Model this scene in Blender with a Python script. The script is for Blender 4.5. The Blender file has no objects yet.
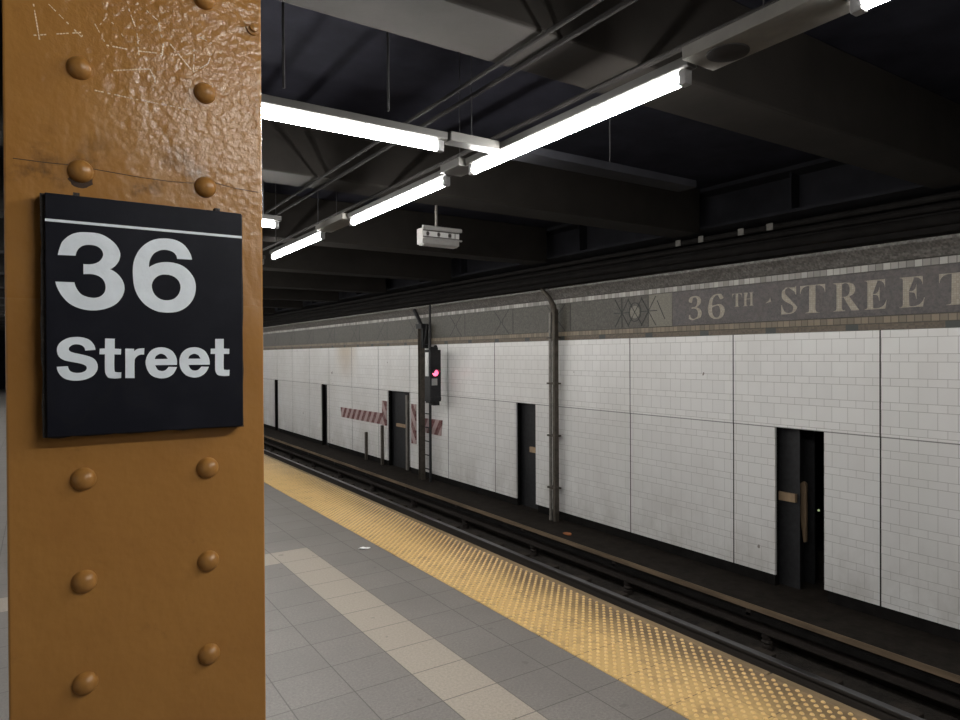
import bpy, math, random
from mathutils import Vector, Matrix
random.seed(7)
PI = math.pi
SC = bpy.context.scene
COL = SC.collection

# ---------------------------------------------------------------- camera, world, exposure
F_PX, YAW, PITCH, ROLL, EYE = 668.43, math.radians(33.34), math.radians(-0.407), math.radians(-0.284), 1.6
fwd = Vector((math.sin(YAW)*math.cos(PITCH), math.cos(YAW)*math.cos(PITCH), math.sin(PITCH)))
rgt = Vector((math.cos(YAW), -math.sin(YAW), 0)); up = rgt.cross(fwd)
r2 = rgt*math.cos(ROLL) + up*math.sin(ROLL); u2 = -rgt*math.sin(ROLL) + up*math.cos(ROLL)
cd = bpy.data.cameras.new('camera'); cd.sensor_width = 36; cd.lens = 36*F_PX/960; cd.clip_start = .02; cd.clip_end = 200
cam = bpy.data.objects.new('camera', cd); COL.objects.link(cam)
cam.matrix_world = Matrix(((r2.x,u2.x,-fwd.x,0),(r2.y,u2.y,-fwd.y,0),(r2.z,u2.z,-fwd.z,EYE),(0,0,0,1)))
SC.camera = cam
w = bpy.data.worlds.new('world'); SC.world = w; w.use_nodes = True
w.node_tree.nodes['Background'].inputs[0].default_value = (.10,.11,.15,1)
w.node_tree.nodes['Background'].inputs[1].default_value = .012
SC.view_settings.view_transform = 'Standard'; SC.view_settings.look = 'None'
SC.view_settings.exposure = 3.10; SC.view_settings.gamma = 1; SC.view_settings.use_curve_mapping = False
TUBE_POWER = 13.0

# ---------------------------------------------------------------- node helper
class N:
    """tiny arithmetic wrapper round shader math nodes"""
    def __init__(s, nt, v): s.nt, s.v = nt, v
    def _o(s, op, *a):
        n = s.nt.nodes.new('ShaderNodeMath'); n.operation = op
        for i, q in enumerate((s,)+a):
            q = q.v if isinstance(q, N) else q
            if isinstance(q, (int, float)): n.inputs[i].default_value = q
            else: s.nt.links.new(q, n.inputs[i])
        return N(s.nt, n.outputs[0])
    def __add__(s, o): return s._o('ADD', o)
    def __sub__(s, o): return s._o('SUBTRACT', o)
    def __mul__(s, o): return s._o('MULTIPLY', o)
    def __truediv__(s, o): return s._o('DIVIDE', o)
    def lt(s, o): return s._o('LESS_THAN', o)
    def gt(s, o): return s._o('GREATER_THAN', o)
    def fract(s): return s._o('FRACT')
    def floor(s): return s._o('FLOOR')
    def abs(s): return s._o('ABSOLUTE')
    def max(s, o): return s._o('MAXIMUM', o)
    def min(s, o): return s._o('MINIMUM', o)
    def edge(s, width):            # 1 near whole numbers
        return ((s + .5).fract() - .5).abs().lt(width)
class Mat:
    def __init__(s, name):
        s.m = bpy.data.materials.new(name); s.m.use_nodes = True
        s.nt = s.m.node_tree; s.b = s.nt.nodes['Principled BSDF']
        s.tc = s.nt.nodes.new('ShaderNodeTexCoord')
        sx = s.nt.nodes.new('ShaderNodeSeparateXYZ'); s.nt.links.new(s.tc.outputs['Object'], sx.inputs[0])
        s.x, s.y, s.z = (N(s.nt, sx.outputs[i]) for i in range(3))
    def noise(s, scale, detail=4, rough=.6, stretch=(1,1,1)):
        n = s.nt.nodes.new('ShaderNodeTexNoise'); n.inputs['Scale'].default_value = scale
        n.inputs['Detail'].default_value = detail; n.inputs['Roughness'].default_value = rough
        mp = s.nt.nodes.new('ShaderNodeMapping'); mp.inputs['Scale'].default_value = stretch
        s.nt.links.new(s.tc.outputs['Object'], mp.inputs[0]); s.nt.links.new(mp.outputs[0], n.inputs['Vector'])
        return N(s.nt, n.outputs['Fac'])
    def rand(s, a, b):
        n = s.nt.nodes.new('ShaderNodeTexWhiteNoise'); n.noise_dimensions = '2D'
        c = s.nt.nodes.new('ShaderNodeCombineXYZ'); s.nt.links.new(a.v, c.inputs[0]); s.nt.links.new(b.v, c.inputs[1])
        s.nt.links.new(c.outputs[0], n.inputs['Vector']); return N(s.nt, n.outputs['Value'])
    def ramp(s, f, lo, hi):
        n = s.nt.nodes.new('ShaderNodeMapRange'); n.inputs[1].default_value = lo; n.inputs[2].default_value = hi
        s.nt.links.new(f.v, n.inputs[0]); return N(s.nt, n.outputs[0])
    def mix(s, f, a, b):
        n = s.nt.nodes.new('ShaderNodeMix'); n.data_type = 'RGBA'
        for i, q in ((0, f), (6, a), (7, b)):
            if isinstance(q, N): s.nt.links.new(q.v, n.inputs[i])
            elif isinstance(q, (int, float)): n.inputs[i].default_value = q
            elif isinstance(q, tuple): n.inputs[i].default_value = (*q, 1)
            else: s.nt.links.new(q, n.inputs[i])
        return n.outputs[2]
    def set(s, col=None, rough=None, metal=None, bump=None, bstr=.3, bdist=.01, spec=None):
        if col is not None:
            if isinstance(col, tuple): s.b.inputs['Base Color'].default_value = (*col, 1)
            else: s.nt.links.new(col, s.b.inputs['Base Color'])
        for k, q in (('Roughness', rough), ('Metallic', metal), ('Specular IOR Level', spec)):
            if q is None: continue
            if isinstance(q, N): s.nt.links.new(q.v, s.b.inputs[k])
            else: s.b.inputs[k].default_value = q
        if bump is not None:
            n = s.nt.nodes.new('ShaderNodeBump'); n.inputs['Strength'].default_value = bstr; n.inputs['Distance'].default_value = bdist
            s.nt.links.new(bump.v, n.inputs['Height']); s.nt.links.new(n.outputs[0], s.b.inputs['Normal'])
        return s.m
def simple(name, col, rough=.6, metal=0, var=.25, scale=9, bstr=.15, bd=.004, stretch=(1,1,1), spec=None):
    k = Mat(name); n = k.noise(scale, 5, .65, stretch)
    dark = tuple(c*(1-var) for c in col); lite = tuple(min(1, c*(1+var)) for c in col)
    return k.set(k.mix(k.ramp(n, .3, .7), dark, lite), rough, metal, k.noise(scale*4, 3), bstr, bd, spec)

# ---------------------------------------------------------------- mesh helper
class MB:
    def __init__(s): s.v, s.f = [], []
    def add(s, vs, fs):
        o = len(s.v); s.v += [tuple(p) for p in vs]; s.f += [tuple(i+o for i in f) for f in fs]; return s
    def box(s, x0, x1, y0, y1, z0, z1):
        return s.add([(x,y,z) for z in (z0,z1) for y in (y0,y1) for x in (x0,x1)],
                     [(0,2,3,1),(4,5,7,6),(0,1,5,4),(2,6,7,3),(0,4,6,2),(1,3,7,5)])
    def prism(s, pts, a, b, axis='y'):
        """2D outline extruded from a to b; axis y: pts=(x,z), x: (y,z), z: (x,y)"""
        def P(p, q): return {'y': (p[0],q,p[1]), 'x': (q,p[0],p[1]), 'z': (p[0],p[1],q)}[axis]
        n = len(pts)
        return s.add([P(p,a) for p in pts]+[P(p,b) for p in pts],
                     [tuple(range(n-1,-1,-1)), tuple(range(n,2*n))]+[(i,(i+1)%n,(i+1)%n+n,i+n) for i in range(n)])
    def tube(s, pts, r, n=10, cap=True):
        pts = [Vector(p) for p in pts]; vs = []; rr = r if isinstance(r, (list, tuple)) else [r]*len(pts)
        ref = None
        for i, p in enumerate(pts):
            d = (pts[min(i+1,len(pts)-1)] - pts[max(i-1,0)]).normalized()
            if ref is None: ref = Vector((0,0,1)) if abs(d.z) < .9 else Vector((1,0,0))
            a = d.cross(ref).normalized(); b = a.cross(d).normalized(); ref = b
            vs += [p + (a*math.cos(t) + b*math.sin(t))*rr[i] for t in (2*PI*k/n for k in range(n))]
        fs = [(i*n+k, i*n+(k+1)%n, (i+1)*n+(k+1)%n, (i+1)*n+k) for i in range(len(pts)-1) for k in range(n)]
        if cap: fs += [tuple(range(n-1,-1,-1)), tuple(range((len(pts)-1)*n, len(pts)*n))]
        return s.add(vs, fs)
    def lathe(s, prof, c, axis='y', n=20, sign=1):
        """prof (radius, height) revolved about an axis through c"""
        vs = []
        for r, h in prof:
            for k in range(n):
                a, b = r*math.cos(2*PI*k/n), r*math.sin(2*PI*k/n)
                q = {'x': (h*sign,a,b), 'y': (a,h*sign,b), 'z': (a,b,h*sign)}[axis]
                vs.append((c[0]+q[0], c[1]+q[1], c[2]+q[2]))
        m = len(prof)
        fs = [(i*n+k, i*n+(k+1)%n, (i+1)*n+(k+1)%n, (i+1)*n+k) for i in range(m-1) for k in range(n)]
        return s.add(vs, fs + [tuple(range(n-1,-1,-1)), tuple(range((m-1)*n, m*n))])
    def build(s, name, mat, parent=None, smooth=False, bevel=0, seg=2):
        me = bpy.data.meshes.new(name); me.from_pydata(s.v, [], s.f); me.validate()
        import bmesh
        bm = bmesh.new(); bm.from_mesh(me); bmesh.ops.recalc_face_normals(bm, faces=bm.faces); bm.to_mesh(me); bm.free()
        me.materials.append(mat)
        if smooth:
            me.polygons.foreach_set('use_smooth', [True]*len(me.polygons))
            try: me.set_sharp_from_angle(angle=math.radians(40))
            except Exception: pass
        o = bpy.data.objects.new(name, me); COL.objects.link(o); o.parent = parent
        if bevel:
            b = o.modifiers.new('bevel', 'BEVEL'); b.width = bevel; b.segments = seg; b.limit_method = 'ANGLE'
        return o
def tag(o, label, cat, group=None, kind=None):
    o['label'] = label; o['category'] = cat
    if group: o['group'] = group
    if kind: o['kind'] = kind
    return o
def thing(name, loc, label, cat, group=None, rz=0):
    o = bpy.data.objects.new(name, None); COL.objects.link(o); o.location = loc; o.rotation_euler.z = rz
    o.empty_display_size = .1
    return tag(o, label, cat, group)
def dup(root, loc, label=None):
    r = root.copy(); COL.objects.link(r); r.location = loc
    if label: r['label'] = label
    for ch in list(root.children):
        c = ch.copy(); COL.objects.link(c); c.parent = r
        for g in list(ch.children):
            d = g.copy(); COL.objects.link(d); d.parent = c
    return r
def struct(o):
    o['kind'] = 'structure'; return o
def glyph(loops, place, depth, name, mat, parent):
    """outline loops (2D) filled and extruded; place maps (u,v,w) to a point, w from 0 to depth"""
    c = bpy.data.curves.new(name, 'CURVE'); c.dimensions = '2D'; c.fill_mode = 'BOTH'; c.extrude = .5
    for L in loops:
        s = c.splines.new('POLY'); s.points.add(len(L)-1); s.use_cyclic_u = True
        for p, (a, b) in zip(s.points, L): p.co = (a*100, b*100, 0, 1)
    t = bpy.data.objects.new(name, c); COL.objects.link(t); bpy.context.view_layer.update()
    me = bpy.data.meshes.new_from_object(t); bpy.data.objects.remove(t); bpy.data.curves.remove(c)
    for v in me.vertices: v.co = place(v.co.x/100, v.co.y/100, (v.co.z+.5)*depth)
    import bmesh
    bm = bmesh.new(); bm.from_mesh(me); bmesh.ops.remove_doubles(bm, verts=bm.verts, dist=1e-6)
    bmesh.ops.recalc_face_normals(bm, faces=bm.faces); bm.to_mesh(me); bm.free()
    me.materials.clear(); me.materials.append(mat)
    o = bpy.data.objects.new(name, me); COL.objects.link(o); o.parent = parent
    return o
SIGN_GLYPHS = {"3":[[[0.0219,1.745],[0.0223,1.7471],[0.0227,1.7491],[0.0232,1.7513],[0.0239,1.7537],[0.0246,1.7563],[0.0254,1.7591],[0.0263,1.7619],[0.0277,1.7646],[0.0296,1.7672],[0.0319,1.7698],[0.0343,1.7723],[0.0369,1.7743],[0.0394,1.776],[0.042,1.7773],[0.0448,1.7784],[0.0476,1.7793],[0.0506,1.7799],[0.0536,1.7802],[0.0568,1.7804],[0.06,1.7805],[0.0635,1.7806],[0.0671,1.7806],[0.0707,1.7803],[0.0742,1.7797],[0.0776,1.7785],[0.0809,1.777],[0.084,1.7751],[0.0869,1.7732],[0.0895,1.7712],[0.0918,1.7691],[0.0939,1.7667],[0.0957,1.7643],[0.0973,1.7615],[0.0987,1.7586],[0.0997,1.7556],[0.1002,1.7526],[0.1002,1.7497],[0.0997,1.7468],[0.099,1.744],[0.098,1.7414],[0.0968,1.739],[0.0953,1.7368],[0.0938,1.7348],[0.0922,1.7331],[0.0908,1.7318],[0.0894,1.7307],[0.088,1.7299],[0.0866,1.7292],[0.0889,1.7281],[0.0911,1.7269],[0.0933,1.7254],[0.0954,1.7237],[0.0974,1.7217],[0.0994,1.7193],[0.1012,1.7167],[0.1027,1.714],[0.1038,1.7112],[0.1047,1.7082],[0.1052,1.7052],[0.1054,1.7021],[0.1052,1.6991],[0.1046,1.696],[0.1037,1.693],[0.1025,1.69],[0.1009,1.687],[0.099,1.684],[0.0968,1.6811],[0.0943,1.6786],[0.0914,1.6763],[0.0882,1.6743],[0.0849,1.6726],[0.0813,1.6711],[0.0775,1.6699],[0.0735,1.6689],[0.0694,1.6682],[0.0654,1.6679],[0.0614,1.6678],[0.0575,1.6681],[0.0536,1.6688],[0.0498,1.6697],[0.0462,1.6709],[0.0426,1.6724],[0.0392,1.6742],[0.0361,1.6763],[0.0333,1.6788],[0.0307,1.6816],[0.0284,1.6846],[0.0264,1.6875],[0.0246,1.6903],[0.0232,1.6933],[0.0219,1.6961],[0.0209,1.6987],[0.0201,1.701],[0.0195,1.7032],[0.0191,1.7051],[0.0187,1.7071],[0.0417,1.7073],[0.0422,1.705],[0.0428,1.7027],[0.0436,1.7004],[0.0447,1.6981],[0.046,1.6958],[0.0475,1.6935],[0.0493,1.6913],[0.0515,1.6895],[0.0543,1.6882],[0.0576,1.6871],[0.0609,1.6864],[0.064,1.6861],[0.0666,1.6861],[0.0691,1.6866],[0.0714,1.6873],[0.0735,1.6883],[0.0753,1.6897],[0.077,1.6914],[0.0785,1.6933],[0.0796,1.6953],[0.0803,1.6975],[0.0807,1.6998],[0.0809,1.7022],[0.0808,1.7045],[0.0804,1.7069],[0.0797,1.7093],[0.0788,1.7115],[0.0776,1.7135],[0.0762,1.7152],[0.0744,1.7167],[0.0725,1.7179],[0.0705,1.7189],[0.0687,1.7196],[0.0668,1.72],[0.0648,1.7203],[0.0627,1.7204],[0.0604,1.7204],[0.058,1.7203],[0.0555,1.7201],[0.053,1.7198],[0.0531,1.7342],[0.0561,1.7342],[0.059,1.7342],[0.0618,1.7345],[0.0644,1.735],[0.0668,1.7358],[0.0691,1.7368],[0.0712,1.7381],[0.0731,1.7396],[0.0747,1.7415],[0.0761,1.7436],[0.0772,1.7459],[0.0779,1.7481],[0.0781,1.7503],[0.0778,1.7524],[0.0772,1.7544],[0.0764,1.7562],[0.0752,1.7578],[0.0738,1.7593],[0.072,1.7605],[0.0701,1.7615],[0.0678,1.7622],[0.0651,1.7626],[0.0624,1.7627],[0.0599,1.7626],[0.0576,1.7623],[0.0553,1.7617],[0.0532,1.7609],[0.0513,1.7599],[0.0497,1.7586],[0.0482,1.7571],[0.0469,1.7555],[0.0459,1.7537],[0.045,1.7518],[0.0444,1.7499],[0.0439,1.7478],[0.0435,1.7457]]],"6":[[[0.1991,1.7515],[0.1987,1.7541],[0.1982,1.7567],[0.1973,1.7594],[0.1961,1.7622],[0.1944,1.7652],[0.1922,1.7684],[0.1898,1.7715],[0.1872,1.774],[0.1844,1.7761],[0.1814,1.7777],[0.1782,1.7791],[0.1747,1.7801],[0.171,1.7808],[0.167,1.7811],[0.163,1.7812],[0.1589,1.7809],[0.155,1.7804],[0.151,1.7796],[0.1471,1.7784],[0.1434,1.7768],[0.1397,1.7747],[0.1361,1.7721],[0.1327,1.7693],[0.1297,1.7662],[0.1271,1.763],[0.1248,1.7596],[0.1229,1.7561],[0.1212,1.7524],[0.1198,1.7488],[0.1186,1.7451],[0.1177,1.7413],[0.1171,1.7372],[0.1167,1.7327],[0.1165,1.728],[0.1166,1.7232],[0.1168,1.7186],[0.1171,1.7142],[0.1175,1.71],[0.1182,1.7059],[0.1191,1.7019],[0.1204,1.698],[0.1219,1.6942],[0.1237,1.6906],[0.1257,1.6873],[0.1279,1.6842],[0.1303,1.6813],[0.1329,1.6787],[0.1358,1.6764],[0.1389,1.6742],[0.1423,1.6722],[0.1458,1.6706],[0.1494,1.6693],[0.153,1.6684],[0.1567,1.668],[0.1605,1.6678],[0.1642,1.6678],[0.168,1.668],[0.1719,1.6684],[0.1756,1.6691],[0.1792,1.6702],[0.1826,1.6718],[0.1859,1.6736],[0.189,1.6759],[0.1919,1.6784],[0.1945,1.6812],[0.197,1.6844],[0.1992,1.6878],[0.201,1.6914],[0.2024,1.6952],[0.2034,1.6992],[0.2041,1.7033],[0.2044,1.7072],[0.2044,1.711],[0.204,1.7147],[0.2032,1.7183],[0.2022,1.7217],[0.2008,1.7248],[0.199,1.7277],[0.1971,1.7304],[0.195,1.733],[0.1928,1.7353],[0.1904,1.7375],[0.1878,1.7394],[0.1851,1.741],[0.1822,1.7423],[0.1791,1.7433],[0.1759,1.744],[0.1727,1.7446],[0.1696,1.7449],[0.1665,1.7451],[0.1635,1.7451],[0.1604,1.7448],[0.1573,1.7444],[0.1542,1.7437],[0.1511,1.7428],[0.1483,1.7417],[0.1456,1.7403],[0.1431,1.7388],[0.1406,1.7371],[0.1383,1.7353],[0.1384,1.7381],[0.1386,1.7409],[0.139,1.7437],[0.1397,1.7463],[0.1407,1.749],[0.1419,1.7516],[0.1433,1.754],[0.1449,1.7562],[0.1468,1.7581],[0.149,1.7597],[0.1513,1.7611],[0.1536,1.7622],[0.1558,1.763],[0.1579,1.7634],[0.1601,1.7637],[0.1623,1.7637],[0.1646,1.7635],[0.1669,1.7631],[0.1691,1.7625],[0.1711,1.7617],[0.1727,1.7607],[0.1742,1.7595],[0.1754,1.7581],[0.1763,1.7568],[0.177,1.7554],[0.1774,1.754],[0.1776,1.7525],[0.1777,1.7511]],[[0.142,1.7068],[0.1421,1.7094],[0.1427,1.7119],[0.1435,1.7143],[0.1446,1.7164],[0.146,1.7185],[0.1477,1.7204],[0.1495,1.7221],[0.1516,1.7235],[0.1537,1.7245],[0.1561,1.7253],[0.1586,1.7258],[0.1611,1.726],[0.1638,1.7259],[0.1665,1.7256],[0.1692,1.725],[0.1717,1.7241],[0.174,1.7229],[0.1761,1.7213],[0.178,1.7195],[0.1796,1.7175],[0.1808,1.7153],[0.1816,1.713],[0.1822,1.7105],[0.1824,1.708],[0.1822,1.7053],[0.1817,1.7025],[0.1809,1.6998],[0.1798,1.6973],[0.1785,1.695],[0.1769,1.693],[0.1751,1.6912],[0.1732,1.6896],[0.171,1.6884],[0.1686,1.6875],[0.166,1.6869],[0.1635,1.6866],[0.1608,1.6865],[0.1581,1.6868],[0.1555,1.6874],[0.153,1.6884],[0.1508,1.6898],[0.1487,1.6915],[0.1469,1.6934],[0.1453,1.6957],[0.144,1.6982],[0.143,1.7011],[0.1423,1.7041]]],"S":[[[0.0672,1.6107],[0.067,1.6125],[0.0666,1.6143],[0.0661,1.6161],[0.0654,1.6179],[0.0643,1.6197],[0.063,1.6217],[0.0615,1.6235],[0.0598,1.625],[0.0579,1.6262],[0.0557,1.6271],[0.0535,1.6279],[0.0512,1.6285],[0.0491,1.6289],[0.047,1.6291],[0.0449,1.6292],[0.0427,1.6291],[0.0403,1.6289],[0.0379,1.6286],[0.0354,1.6281],[0.033,1.6273],[0.0308,1.6262],[0.0285,1.6249],[0.0264,1.6234],[0.0246,1.6219],[0.0232,1.6203],[0.022,1.6185],[0.0211,1.6167],[0.0204,1.6149],[0.02,1.613],[0.0198,1.611],[0.0198,1.6091],[0.02,1.6072],[0.0204,1.6053],[0.0209,1.6035],[0.0217,1.6017],[0.0227,1.6002],[0.024,1.5988],[0.0256,1.5976],[0.0274,1.5965],[0.0292,1.5956],[0.0311,1.5949],[0.0331,1.5944],[0.0353,1.594],[0.0376,1.5934],[0.0402,1.5928],[0.0432,1.5922],[0.046,1.5915],[0.0485,1.5908],[0.0505,1.5901],[0.0521,1.5894],[0.0535,1.5887],[0.0546,1.5879],[0.0554,1.5869],[0.0559,1.5858],[0.0561,1.5846],[0.0561,1.5835],[0.0557,1.5825],[0.0552,1.5814],[0.0543,1.5804],[0.0533,1.5796],[0.052,1.5789],[0.0505,1.5783],[0.0489,1.5778],[0.0472,1.5776],[0.0454,1.5775],[0.0434,1.5775],[0.0416,1.5778],[0.0399,1.5781],[0.0385,1.5786],[0.0372,1.5792],[0.0361,1.58],[0.0351,1.581],[0.0343,1.5824],[0.0337,1.5839],[0.0332,1.5856],[0.0327,1.5874],[0.0194,1.5866],[0.0197,1.5845],[0.02,1.5824],[0.0206,1.5804],[0.0213,1.5785],[0.0224,1.5765],[0.0236,1.5746],[0.0251,1.5729],[0.0266,1.5713],[0.0282,1.5701],[0.0299,1.5691],[0.0318,1.5683],[0.0338,1.5677],[0.036,1.5671],[0.0384,1.5667],[0.0409,1.5665],[0.0434,1.5664],[0.0461,1.5665],[0.0489,1.5667],[0.0517,1.5672],[0.0545,1.5679],[0.0571,1.5689],[0.0598,1.5702],[0.0623,1.5717],[0.0644,1.5734],[0.0661,1.5753],[0.0675,1.5775],[0.0687,1.5797],[0.0695,1.5819],[0.0699,1.5839],[0.07,1.5859],[0.0699,1.5879],[0.0695,1.5898],[0.0689,1.5917],[0.0681,1.5937],[0.0671,1.5955],[0.0658,1.597],[0.0643,1.5984],[0.0626,1.5995],[0.0606,1.6005],[0.0584,1.6014],[0.0559,1.6023],[0.0531,1.6031],[0.0502,1.6038],[0.0474,1.6046],[0.0446,1.6053],[0.0417,1.606],[0.0391,1.6068],[0.0371,1.6076],[0.0357,1.6085],[0.0349,1.6094],[0.0344,1.6104],[0.0341,1.6114],[0.0342,1.6124],[0.0345,1.6136],[0.0351,1.6146],[0.036,1.6156],[0.037,1.6165],[0.0383,1.6174],[0.0398,1.618],[0.0414,1.6185],[0.0432,1.6186],[0.0451,1.6185],[0.0471,1.6182],[0.0487,1.6178],[0.0501,1.6171],[0.0512,1.6163],[0.0522,1.6153],[0.053,1.6142],[0.0536,1.6132],[0.054,1.612],[0.0542,1.6108],[0.0544,1.6095]]],"t":[[[0.0796,1.6273],[0.092,1.627],[0.0919,1.6124],[0.1003,1.6119],[0.0999,1.6037],[0.0914,1.604],[0.0913,1.5973],[0.0911,1.591],[0.0911,1.5856],[0.0913,1.5816],[0.0915,1.5792],[0.0918,1.5783],[0.0924,1.5781],[0.0933,1.5779],[0.0946,1.5775],[0.0963,1.5773],[0.0982,1.5773],[0.1002,1.5773],[0.0999,1.569],[0.0976,1.5687],[0.0953,1.5685],[0.093,1.5684],[0.0909,1.5684],[0.0888,1.5686],[0.0867,1.5689],[0.0848,1.5693],[0.0832,1.5701],[0.082,1.5712],[0.0811,1.5727],[0.0803,1.5743],[0.0797,1.5759],[0.0793,1.5773],[0.0792,1.5786],[0.0791,1.5804],[0.079,1.5832],[0.079,1.5873],[0.079,1.5923],[0.0791,1.598],[0.0792,1.604],[0.0721,1.6042],[0.0726,1.6124],[0.0793,1.6127]]],"r":[[[0.1057,1.6125],[0.1173,1.6122],[0.1172,1.6085],[0.1184,1.6096],[0.1196,1.6106],[0.1209,1.6115],[0.1226,1.6122],[0.1244,1.6126],[0.1266,1.6129],[0.1289,1.613],[0.1312,1.6131],[0.1308,1.6036],[0.1291,1.6036],[0.1275,1.6036],[0.1259,1.6034],[0.1245,1.603],[0.1231,1.6023],[0.1217,1.6013],[0.1205,1.6001],[0.1195,1.5989],[0.1189,1.598],[0.1184,1.5972],[0.1181,1.5958],[0.1179,1.593],[0.1177,1.5884],[0.1177,1.5824],[0.1177,1.5756],[0.1177,1.5684],[0.1054,1.5687]]],"e":[[[0.1763,1.5875],[0.1764,1.5899],[0.1765,1.5922],[0.1764,1.5946],[0.1759,1.597],[0.1752,1.5995],[0.1742,1.6022],[0.1729,1.6047],[0.1715,1.6069],[0.1699,1.6087],[0.168,1.6102],[0.166,1.6115],[0.1639,1.6125],[0.1616,1.6134],[0.1592,1.6141],[0.1567,1.6145],[0.1542,1.6146],[0.1516,1.6145],[0.149,1.614],[0.1464,1.6133],[0.144,1.6122],[0.1418,1.6108],[0.1398,1.6091],[0.138,1.607],[0.1365,1.6047],[0.1351,1.6021],[0.134,1.5991],[0.1332,1.5959],[0.1327,1.5928],[0.1328,1.5898],[0.1332,1.5867],[0.134,1.5837],[0.1349,1.5809],[0.1361,1.5783],[0.1374,1.5759],[0.139,1.5737],[0.1409,1.5718],[0.1433,1.5702],[0.1461,1.5689],[0.149,1.568],[0.1518,1.5673],[0.1546,1.5671],[0.1575,1.5672],[0.1603,1.5676],[0.1629,1.5683],[0.1652,1.5693],[0.1674,1.5707],[0.1695,1.5723],[0.1713,1.5742],[0.1728,1.5764],[0.1741,1.5788],[0.1752,1.5814],[0.1763,1.5842],[0.1644,1.5846],[0.1634,1.5832],[0.1624,1.5818],[0.1613,1.5806],[0.1602,1.5797],[0.1589,1.579],[0.1575,1.5785],[0.1561,1.5783],[0.1546,1.5783],[0.1532,1.5785],[0.1518,1.5789],[0.1504,1.5796],[0.1492,1.5806],[0.1482,1.582],[0.1473,1.5836],[0.1465,1.5855],[0.1458,1.5874]],[[0.1452,1.5966],[0.1455,1.5979],[0.1459,1.5991],[0.1464,1.6003],[0.1473,1.6014],[0.1485,1.6025],[0.1501,1.6035],[0.1518,1.6043],[0.1535,1.6047],[0.1551,1.6046],[0.1567,1.6041],[0.1583,1.6033],[0.1597,1.6024],[0.1608,1.6013],[0.1617,1.5999],[0.1626,1.5984],[0.1634,1.5968]]],"e.001":[[[0.2241,1.5873],[0.2241,1.5898],[0.2241,1.5924],[0.2238,1.5949],[0.2232,1.5974],[0.2223,1.6001],[0.2211,1.6028],[0.2197,1.6054],[0.2182,1.6076],[0.2165,1.6094],[0.2148,1.6108],[0.2129,1.6119],[0.2109,1.6129],[0.2087,1.6137],[0.2064,1.6143],[0.2039,1.6147],[0.2014,1.6148],[0.1988,1.6146],[0.1959,1.6141],[0.1932,1.6134],[0.1906,1.6123],[0.1884,1.6108],[0.1862,1.609],[0.1843,1.6069],[0.1828,1.6046],[0.1816,1.602],[0.1807,1.5992],[0.1801,1.5962],[0.1799,1.5931],[0.1799,1.5901],[0.1802,1.5869],[0.1809,1.5838],[0.1819,1.5809],[0.1832,1.5782],[0.1849,1.5757],[0.1868,1.5734],[0.1889,1.5715],[0.1913,1.57],[0.1941,1.5688],[0.1969,1.568],[0.1996,1.5675],[0.2023,1.5673],[0.2049,1.5675],[0.2074,1.568],[0.2098,1.5688],[0.2121,1.5699],[0.2142,1.5713],[0.2162,1.573],[0.2179,1.5749],[0.2194,1.5769],[0.2207,1.5791],[0.2218,1.5815],[0.2228,1.584],[0.2117,1.5843],[0.2106,1.5829],[0.2094,1.5815],[0.2082,1.5803],[0.207,1.5794],[0.2056,1.5788],[0.2041,1.5784],[0.2026,1.5782],[0.2012,1.5783],[0.1998,1.5785],[0.1985,1.579],[0.1973,1.5797],[0.1961,1.5807],[0.1952,1.5819],[0.1944,1.5835],[0.1936,1.5853],[0.1929,1.5872]],[[0.1927,1.5969],[0.193,1.5982],[0.1934,1.5995],[0.194,1.6007],[0.1949,1.6018],[0.1962,1.6028],[0.1979,1.6036],[0.1997,1.6043],[0.2014,1.6046],[0.203,1.6044],[0.2046,1.6039],[0.2061,1.6031],[0.2074,1.6022],[0.2084,1.6011],[0.2092,1.5998],[0.2099,1.5984],[0.2105,1.5969]]],"t.001":[[[0.2327,1.628],[0.2456,1.6282],[0.2455,1.6127],[0.2541,1.6123],[0.2538,1.6041],[0.2454,1.6043],[0.2453,1.5974],[0.2451,1.591],[0.2451,1.5855],[0.2453,1.5815],[0.2455,1.5793],[0.2459,1.5787],[0.2465,1.5788],[0.2474,1.5788],[0.2487,1.5785],[0.2503,1.5785],[0.2522,1.5785],[0.2542,1.5786],[0.2538,1.5691],[0.2515,1.5689],[0.2492,1.5688],[0.2469,1.5687],[0.2447,1.5688],[0.2425,1.5691],[0.2402,1.5694],[0.2381,1.5699],[0.2364,1.5706],[0.2352,1.5715],[0.2344,1.5727],[0.2337,1.574],[0.2332,1.5754],[0.2328,1.5763],[0.2325,1.577],[0.2324,1.5782],[0.2323,1.5809],[0.2323,1.5852],[0.2323,1.5908],[0.2324,1.5973],[0.2325,1.6041],[0.2257,1.6043],[0.226,1.6126],[0.2326,1.6126]]]}
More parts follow.
